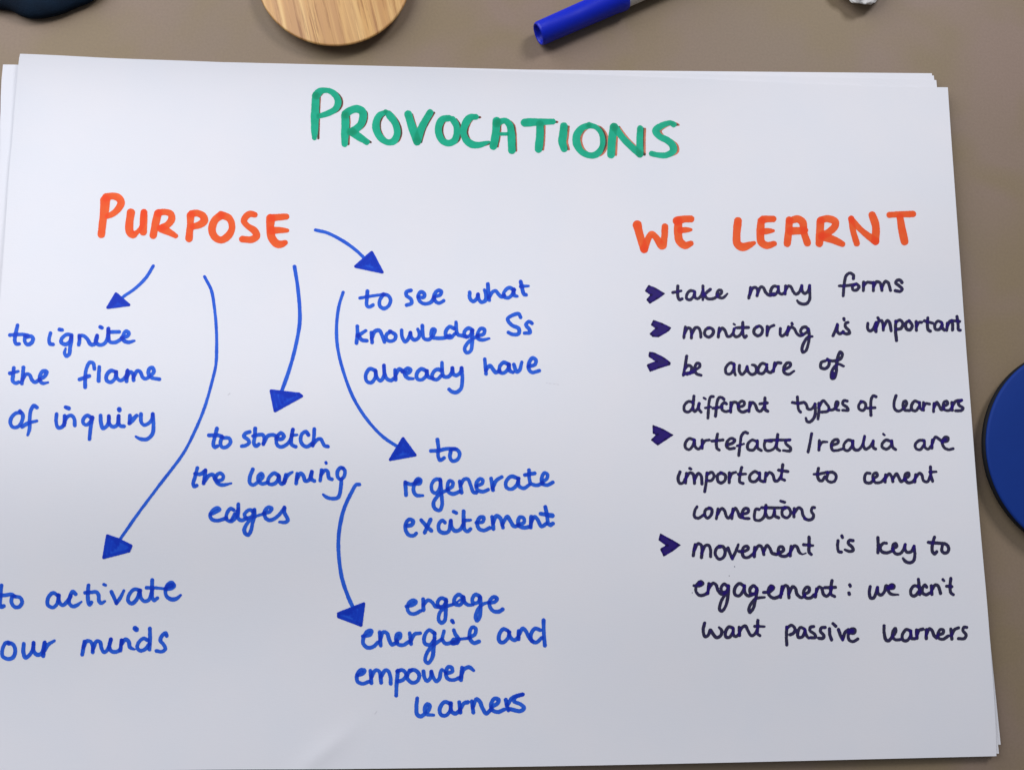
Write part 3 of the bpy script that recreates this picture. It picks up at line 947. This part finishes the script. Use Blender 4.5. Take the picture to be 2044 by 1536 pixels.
1025,1175 1030,1270
1027,1230 1065,1170 1100,1160 1125,1210 1165,1270 1200,1260 1235,1205
1242,1095 1240,1180 1240,1250 1265,1270
1205,1163 1320,1165,.7
#passive|black|2.9
1580,1170 1575,1280 1580,1380
1582,1180 1635,1150 1675,1190 1660,1240 1620,1260
1780,1190 1740,1175 1708,1230 1715,1290 1760,1285 1795,1215
1790,1200 1808,1270 1838,1302,.8
1892,1165 1855,1172 1850,1210 1910,1260 1915,1292 1860,1295
@1600,1050,5.84
275,1175 232,1180 220,1220 260,1270 250,1300 200,1302
325,1190 330,1260 350,1320
365,1130,.9 400,1162,.9
430,1200 455,1270 480,1318
480,1315 510,1230 545,1200
545,1240 615,1240 622,1200 580,1195 545,1260 555,1320 600,1340 655,1310
588,1220,1.2
#learners|black|2.9
962,1155 963,1240 985,1320 1015,1330 1060,1280 1100,1220 1092,1187 1067,1220 1065,1290 1095,1318 1145,1318
1260,1210 1220,1200 1175,1260 1180,1320 1225,1330 1267,1280 1275,1215
1272,1230 1282,1300 1320,1308
1340,1205 1345,1300
1345,1270 1370,1210 1415,1195
1455,1200 1453,1305
1455,1260 1490,1190 1520,1210 1545,1270 1575,1300
1590,1262 1650,1240 1652,1205 1618,1200 1590,1250 1600,1300 1650,1312 1710,1275
1740,1195 1752,1310
1750,1265 1785,1200 1830,1180
1925,1175 1895,1172 1880,1210 1917,1260 1900,1303 1830,1305
#is|black|2.9
425,165 420,240 435,293 465,298
468,110 478,128
600,165 557,162 545,195 590,240 602,278 560,290 505,270,.7
#key|black|2.9
890,130 893,220 890,305
990,195 960,192 925,225 915,250 940,295 1000,305 1065,280
1060,255 1110,232 1097,197 1070,210 1065,270 1100,318 1150,315 1190,265 1208,210
1208,210 1205,260 1230,300 1280,290 1312,230
1312,230 1320,330 1305,400 1260,422 1210,405 1182,370,.7
#to|black|2.9
1550,125 1527,200 1525,290 1550,320 1575,295
1478,185 1600,195 1680,205 1715,250 1700,300 1660,308 1635,280 1640,225
#we|black|2.9
800,700 790,770 805,832 840,830 870,765 885,710
885,710 890,775 925,798 965,760 985,690 1010,705
1010,722 1075,715 1075,685 1040,680 1010,740 1040,785 1130,795,.6
1050,700,1.3
#don't|black|2.9
1358,700 1315,690 1275,740 1280,798 1320,808 1365,760
1362,615 1372,700 1378,790
1458,705 1438,682 1410,720 1410,770 1450,795 1500,770
1512,690 1520,790
1517,740 1560,680 1590,690 1610,740 1620,780
1645,617,.9 1660,632,.9
1740,605 1732,690 1740,770 1770,795
1690,695 1750,700
@1300,1050,5.84
#ink specks|black|0.8|ink_speck
970,466 972,468
908,574,.7 909,575,.7
478,771 480,773
'''
words = []; org = None
for ln in INK.strip().splitlines():
    if ln[0] == '@': org = [float(t) for t in ln[1:].split(',')]
    elif ln[0] == '#':
        q = ln[1:].split('|'); words.append(dict(text=q[0], ink=q[1], r=float(q[2]), name=q[3] if len(q) > 3 else 'handwritten_word', st=[]))
    else:
        pts = []
        for t in ln.split():
            c = [float(z) for z in t.split(',')]
            pts.append((org[0] + c[0] / org[2], org[1] + c[1] / org[2], c[2] if len(c) > 2 else 1.0))
        words[-1]['st'].append(pts)
for w in words:
    w['r'] *= {'blue': 1.11, 'black': 1.16}.get(w['ink'], 1.03)
    st = [sample(p, w['r']) for p in w['st']]
    if w['ink'] == 'green':       # thin orange-brown second outline drawn to the right of every stroke, under the green
        dark = []; orange = []
        for p in w['st']:
            q = float(sm(900, 1180, np.mean([c[0] for c in p])))
            orange.append(sample([(c[0] + 8.3 + 1.5 * q, c[1] + .8, 1) for c in p], 2.1 + .2 * q))
            dark.append(sample([(c[0] + 7.5 - 1.3 * q, c[1] + .6, 1) for c in p], 2.3))
        w['ol'] = [field_mesh('letter_outline', orange, [], INKS['shadow_line'], None, .00003),
                   field_mesh('letter_outline', dark, [], INKS['shadow_line'], None, .000045)]
        a = w['ol'][1].data.attributes['passes']; v = np.zeros(len(a.data)); a.data.foreach_get('value', v)
        a.data.foreach_set('value', v + .9)                     # the outline was gone over twice here
        w['ol'][0]['label'] = 'thin orange-brown outline right of the green letters'
        w['ol'][1]['label'] = 'thin dark outline hugging the right of the green letters'
    o = field_mesh(w['name'], st, [], INKS[w['ink']], top_sheet, .00006)
    for c in w.get('ol', []): c.parent = o
    if w['name'] == 'ink_speck': continue
    o['label'] = ('large ' if 'heading' in w['name'] else '') + w['ink'] + ' handwritten word “' + w['text'] + '”'

ARROWS = [  # label, shaft points, r, head polygon, hatch strokes
 ('blue arrow from PURPOSE down left to “to ignite”', [(305.9, 530.5), (292, 553), (271.6, 573.8), (246, 592)], 3.1, [(231.6, 586), (257, 608), (215, 613.5)]),
 ('long thin blue arrow from PURPOSE to “to activate”', [(408.2, 552), (421.7, 579), (428, 614.5), (431.8, 657.7), (432.4, 693.3), (430.6, 729), (421.7, 767), (406.4, 818), (381, 876.5), (363.7, 907.5), (317, 969), (275, 1025), (240, 1075)], 3.0, [(214.3, 1068.5), (236, 1076), (261.5, 1088.6), (257, 1099), (207, 1112)]),
 ('blue arrow from PURPOSE straight down to “to stretch”', [(587.8, 532), (594.7, 576.3), (598.5, 627.2), (597.2, 652.6), (587, 703.5), (574.3, 746.8), (561.6, 782), (556, 800)], 3.6, [(541, 779.5), (597, 786), (602, 790), (549, 819.5)]),
 ('blue arrow from PURPOSE right to “to see what”', [(629.5, 459), (652.3, 464.4), (681.6, 479), (707.7, 497), (727.2, 515), (745, 533)], 3.2, [(741.9, 503.5), (763, 543), (709.5, 531.5)]),
 ('long blue arrow curving down to “to regenerate”', [(684.9, 583.3), (676.8, 609.3), (671.9, 648.4), (673.5, 690.8), (684.9, 739.6), (704.4, 791.7), (730.5, 834), (763, 869.9), (798, 894)], 3.2, [(804.5, 874.5), (828.5, 907.5), (779, 916.5)]),
 ('thick blue arrow curving down to “engage energise”', [(717.3, 966.2), (710.9, 966.9), (702.3, 980.8), (687.3, 1013), (678.7, 1047.4), (675.4, 1079.6), (676.9, 1116), (683, 1154.8), (693.7, 1187), (704.4, 1210.7), (712, 1223)], 3.7, [(726, 1204), (720.5, 1247), (675.5, 1230), (675.5, 1223.5)])]
for lab, sh, r, head in ARROWS:
    ar = field_mesh('arrow', [sample([(x, y, 1) for x, y in sh], r * 1.06)], [], INKS['blue'], top_sheet, .00006)
    ar['label'] = lab
    H = np.array(head); c = H.mean(0); hs = []
    ring = [tuple(p) + (1,) for p in (H + (c - H) * .02)]; ring.append(ring[0])
    for a, b in zip(ring[:-1], ring[1:]): hs.append(sample([a, b], 3.0))
    d = (H[1] - H[0]); 
    for t in (.35, .62, .85):
        a = H[0] * (1 - t) + c * t; b = H[-1] * (1 - t) + c * t; b2 = H[1] * (1 - t) + c * t
        hs.append(sample([(*b, 1), (*a, 1), (*b2, 1)], 2.6))
    tip = field_mesh('arrow_head', hs, [(head, 3.0, 1.35)], INKS['blue'], ar, .00010)
BUL = [((1280, 540, 6.194), [(90, 180), (180, 215), (290, 285), (200, 350), (105, 405), (70, 365), (125, 300), (50, 245)]),
 ((1280, 540, 6.194), [(150, 612), (260, 650), (368, 705), (340, 745), (215, 818), (140, 815), (108, 785), (190, 708), (125, 662)]),
 ((1280, 540, 6.194), [(100, 1005), (160, 1012), (290, 1080), (362, 1135), (358, 1162), (220, 1205), (108, 1246), (70, 1172), (195, 1122), (92, 1050)]),
 ((1290, 770, 5.486), [(72, 428), (180, 470), (295, 535), (215, 590), (125, 648), (56, 592), (125, 528), (75, 512)]),
 ((1300, 1050, 5.84), [(105, 84), (220, 145), (343, 215), (250, 285), (145, 348), (108, 270), (190, 222), (88, 148)])]
for (ox, oy, s), pl in BUL:
    P = np.array([(ox + a / s, oy + b / s) for a, b in pl]); c = P.mean(0)
    hs = [sample([(*(p + (c - p) * .1), 1), (*(q + (c - q) * .1), 1)], 2.0) for p, q in zip(P, np.roll(P, -1, 0))]
    field_mesh('bullet_mark', hs, [(P, .6, 1.3)], INKS['bullet'], top_sheet, .00006)
# faint smudges left by a finger on the sheet
def smudge(pts, r):
    field_mesh('smudge', [sample([(x, y, 1) for x, y in pts], r)], [], M_smudge, top_sheet, .00004)
M_smudge = flat('pale_smudge', (.66, .66, .70), .8, .2)
smudge([(455, 788), (459, 784.5)], .9); smudge([(1090, 764), (1115, 767)], .5); smudge([(748, 1424), (752, 1419)], .8)

# ------------------------------------------------------------------ things on the desk
def lathe(name, prof, mat, parent=None, n=192, close=True):
    V = []; F = []
    for r, z in prof:
        for a in range(n):
            V.append((r * math.cos(2 * math.pi * a / n), r * math.sin(2 * math.pi * a / n), z))
    for k in range(len(prof) - 1):
        for a in range(n):
            b = (a + 1) % n; F.append((k * n + a, k * n + b, (k + 1) * n + b, (k + 1) * n + a))
    if close: F.append(tuple(range((len(prof) - 1) * n, len(prof) * n))); F.append(tuple(reversed(range(n))))
    me = mesh(name, V, F); return link(name, me, mat, parent)
def rounded(r, z0, z1, b, taper=0, n=6):
    p = [(r - taper - b * .4, z0), (r - taper, z0 + b * .4)]
    for i in range(n + 1):
        t = i / n * math.pi / 2; p.append((r - b + b * math.cos(t), z1 - b + b * math.sin(t)))
    return p
def circ3(px, z):
    p = [on_plane(np.array(a[0]), np.array(a[1]), z)[:2] for a in px]
    A = np.array([[2 * (p[1] - p[0])[0], 2 * (p[1] - p[0])[1]], [2 * (p[2] - p[0])[0], 2 * (p[2] - p[0])[1]]])
    c = np.linalg.solve(A, [p[1] @ p[1] - p[0] @ p[0], p[2] @ p[2] - p[0] @ p[0]]); return c, float(np.hypot(*(p[0] - c)))
def empty(name, loc, label, cat, rz=0):
    o = bpy.data.objects.new(name, None); sc.collection.objects.link(o); o.location = loc; o.rotation_euler = (0, 0, rz)
    o.empty_display_size = .01
    return tag(o, label, cat)
# bamboo lid
def make_bamboo():
    m = NT('bamboo'); v = m.coord(rot=(0, 0, math.radians(-14)))
    sep = m.n('ShaderNodeMapping'); sep.inputs['Scale'].default_value = (1, .035, 1); m.l(v, sep.inputs['Vector']); g = sep.outputs['Vector']
    fine = m.noise(g, 620, 6, .7, .3); mid = m.noise(g, 260, 4, .6, .6)
    st = m.n('ShaderNodeMapping'); st.inputs['Scale'].default_value = (1, .0, 1); m.l(v, st.inputs['Vector'])
    strip = m.noise(st.outputs['Vector'], 110, 0, .5)
    col = m.ramp(strip, [(.30, s2l((196, 148, 86))), (.42, s2l((214, 170, 104))), (.52, s2l((202, 154, 90))), (.62, s2l((220, 180, 116))), (.72, s2l((200, 150, 88)))], 'EASE')
    col = m.mix(m.ramp(mid, [(.42, (0, 0, 0)), (.60, (1, 1, 1))]), col, s2l((186, 138, 84)))
    col = m.mix(m.ramp(fine, [(.54, (0, 0, 0)), (.66, (.75, .75, .75))]), col, s2l((142, 92, 44)))
    m.set(Base_Color=col, Roughness=.42); m.bump(fine, .00006, .5); return m.m
zb = .006; c, r = circ3([(521, 0), (811, 0), (665, 91)], zb)
lid = empty('bamboo_lid', (c[0], c[1], 0), 'round bamboo lid with dark underside, partly out of frame at the top left of centre', 'lid')
lathe('wooden_disc', [(r - .0046, zb - .0050), (r - .0016, zb - .0022), (r - .0004, zb - .0011)] + [(r - .0009 + .0009 * math.sin(t), zb - .0009 + .0009 * math.cos(t)) for t in [1.4, 1.0, .6, .3, 0]], make_bamboo(), lid)
lathe('rubber_base', [(r - .0085, .0), (r - .0080, .0006), (r - .0046, zb - .0052), (r - .0050, zb - .0050)], flat('black_rubber', s2l((38, 34, 36)), .6, .3), lid)
# blue lid
zb = .0072; c, r = circ3([(2044, 729), (2044, 1052), (1970.5, 893)], zb)
bl = empty('blue_lid', (c[0], c[1], 0), 'round dark blue plastic lid, cut off by the right edge of the photo', 'lid')
lathe('lid_top', [(r - .0016, zb - .0014)] + [(r - .0010 + .0010 * math.sin(t), zb - .0010 + .0010 * math.cos(t)) for t in (1.57, 1.1, .7, .35, 0)] + [(r * .8, zb + .0002), (r * .4, zb + .0006), (r * .02, zb + .0008)], flat('blue_plastic', s2l((20, 54, 134)), .6, .15), bl)
lathe('dark_rim', [(r - .006, 0), (r - .0056, .0006), (r - .0006, zb - .0044), (r + .0001, zb - .0036), (r + .0001, zb - .0022), (r - .0012, zb - .0016)], flat('dark_rim_plastic', s2l((26, 27, 32)), .6, .15), bl)
# blue marker pen lying on the desk
R = .0056
a = on_plane(np.array(1074.), np.array(68.5), R); b = on_plane(np.array(1400.), np.array(-74.), R)
ang = math.atan2(b[1] - a[1], b[0] - a[0])
pen = empty('marker_pen', (a[0], a[1], 0), 'marker pen with blue cap and white barrel lying on the desk above the sheets', 'marker')
pen.rotation_euler = (0, 0, ang)
def along(name, prof, mat, parent, n=64):
    V = []; F = []
    for s, q in prof:
        for k in range(n):
            t = 2 * math.pi * k / n; V.append((s, q * math.cos(t), R + q * math.sin(t)))
    for k in range(len(prof) - 1):
        for i in range(n):
            j = (i + 1) % n; F.append((k * n + i, (k + 1) * n + i, (k + 1) * n + j, k * n + j))
    F.append(tuple(range(n))); F.append(tuple(reversed(range((len(prof) - 1) * n, len(prof) * n))))
    return link(name, mesh(name, V, F), mat, parent)
pb = flat('blue_cap_plastic', s2l((4, 34, 188)), .38, .35)
cl = .0445
along('cap', [(.010, .0030), (.0008, .0040), (.0001, .0043), (0, .0046), (.0004, .0050), (.0012, .0052), (.02, .0054), (cl - .0042, .0056), (cl - .0036, .0059), (cl - .0004, .0059), (cl, .0057), (cl + .0001, .0050)], pb, pen)
along('barrel', [(cl - .001, .0049), (cl, .0050), (cl + .07, .0053), (cl + .085, .0053), (cl + .086, .0048)], flat('white_barrel', s2l((214, 210, 200)), .4, .4), pen)
# dark navy pouch, far left corner
def slab(name, outline, z0, dome, mat, label, cat, n=14):
    """soft rounded lump over a photographed outline, real depth"""
    P = on_plane(np.array([p[0] for p in outline], float), np.array([p[1] for p in outline], float), z0 * .55)[:, :2]
    P = catmull(np.c_[np.vstack([P, P[:1]]), np.zeros(len(P) + 1)][:, :2] if False else np.vstack([P, P[:1]]), .002)[:-1]
    c = P.mean(0); V = []; F = []; m = len(P)
    prof = [(.88, 0)] + [(.88 + .12 * math.sin(t), z0 * .55 * (1 - math.cos(t))) for t in (.5, 1.0, 1.57)] + [(.62 + .38 * math.cos(t), z0 * .55 + dome * math.sin(t)) for t in (.25, .5, .8, 1.1, 1.4)] + [(.3, z0 * .55 + dome), (.02, z0 * .55 + dome)]
    for s, z in prof:
        for p in P: q = c + (p - c) * s; V.append((q[0] - c[0], q[1] - c[1], z))
    for k in range(len(prof) - 1):
        for i in range(m): j = (i + 1) % m; F.append((k * m + i, k * m + j, (k + 1) * m + j, (k + 1) * m + i))
    F.append(tuple(range((len(prof) - 1) * m, len(prof) * m)))
    o = link(name, mesh(name, V, F), mat); o.location = (c[0], c[1], 0); return tag(o, label, cat)
navy = NT('navy_cloth'); v = navy.coord(); n = navy.noise(v, 45, 4, .6); w = navy.noise(v, 1800, 2, .5)
navy.set(Base_Color=navy.ramp(n, [(.35, s2l((14, 19, 28))), (.65, s2l((17, 32, 48)))]), Roughness=.9); navy.b.inputs['Specular IOR Level'].default_value = .1; navy.bump(w, .0002, .9)
slab('dark_pouch', [(-60, 8), (0, 17.5), (18, 20), (38, 30), (58, 35.5), (78, 35.5), (100, 32), (122, 26), (150, 14), (185, -1), (215, -35), (190, -110), (60, -150), (-90, -120), (-110, -40)], .005, .0035, navy.m,
     'soft dark navy pouch at the far left corner, mostly out of frame', 'pouch')
# crumpled white tissue, top right
def tissue():
    bm = bmesh.new(); bmesh.ops.create_icosphere(bm, subdivisions=5, radius=1)
    from mathutils import noise
    for q in bm.verts:
        d = q.co.normalized()
        k = 1 + .16 * noise.noise(d * 2.3 + Vector((3, 1, 4))) + .06 * (abs(noise.noise(d * 4.2)) * 2 - .6) + .008 * noise.noise(d * 9)
        q.co = Vector((d.x * .015 * k, d.y * .013 * k, d.z * .0042 * k))
        # a twisted end that points towards the sheets
        if d.y < -.2: q.co.y -= .003 * ((-d.y - .2) / .8) ** 2; q.co.x *= 1 - .25 * ((-d.y - .2) / .8)
    zmin = min(q.co.z for q in bm.verts)
    for q in bm.verts: q.co.z += -zmin + .002 * max(0, (-q.co.y - .008) / .01)
    me = bpy.data.meshes.new('crumpled_tissue'); bm.to_mesh(me); bm.free()
    me.polygons.foreach_set('use_smooth', [True] * len(me.polygons)); return me
t = link('crumpled_tissue', tissue(), flat('tissue_white', (.88, .87, .84), .9, .1))
ymin = min(v.co.y for v in t.data.vertices); vt = min(t.data.vertices, key=lambda v: v.co.y)
p = on_plane(np.array(1728.), np.array(9.), float(vt.co.z)); t.location = (p[0] - vt.co.x, p[1] - vt.co.y, 0)
tag(t, 'small crumpled white tissue poking into the top right of the frame', 'tissue')
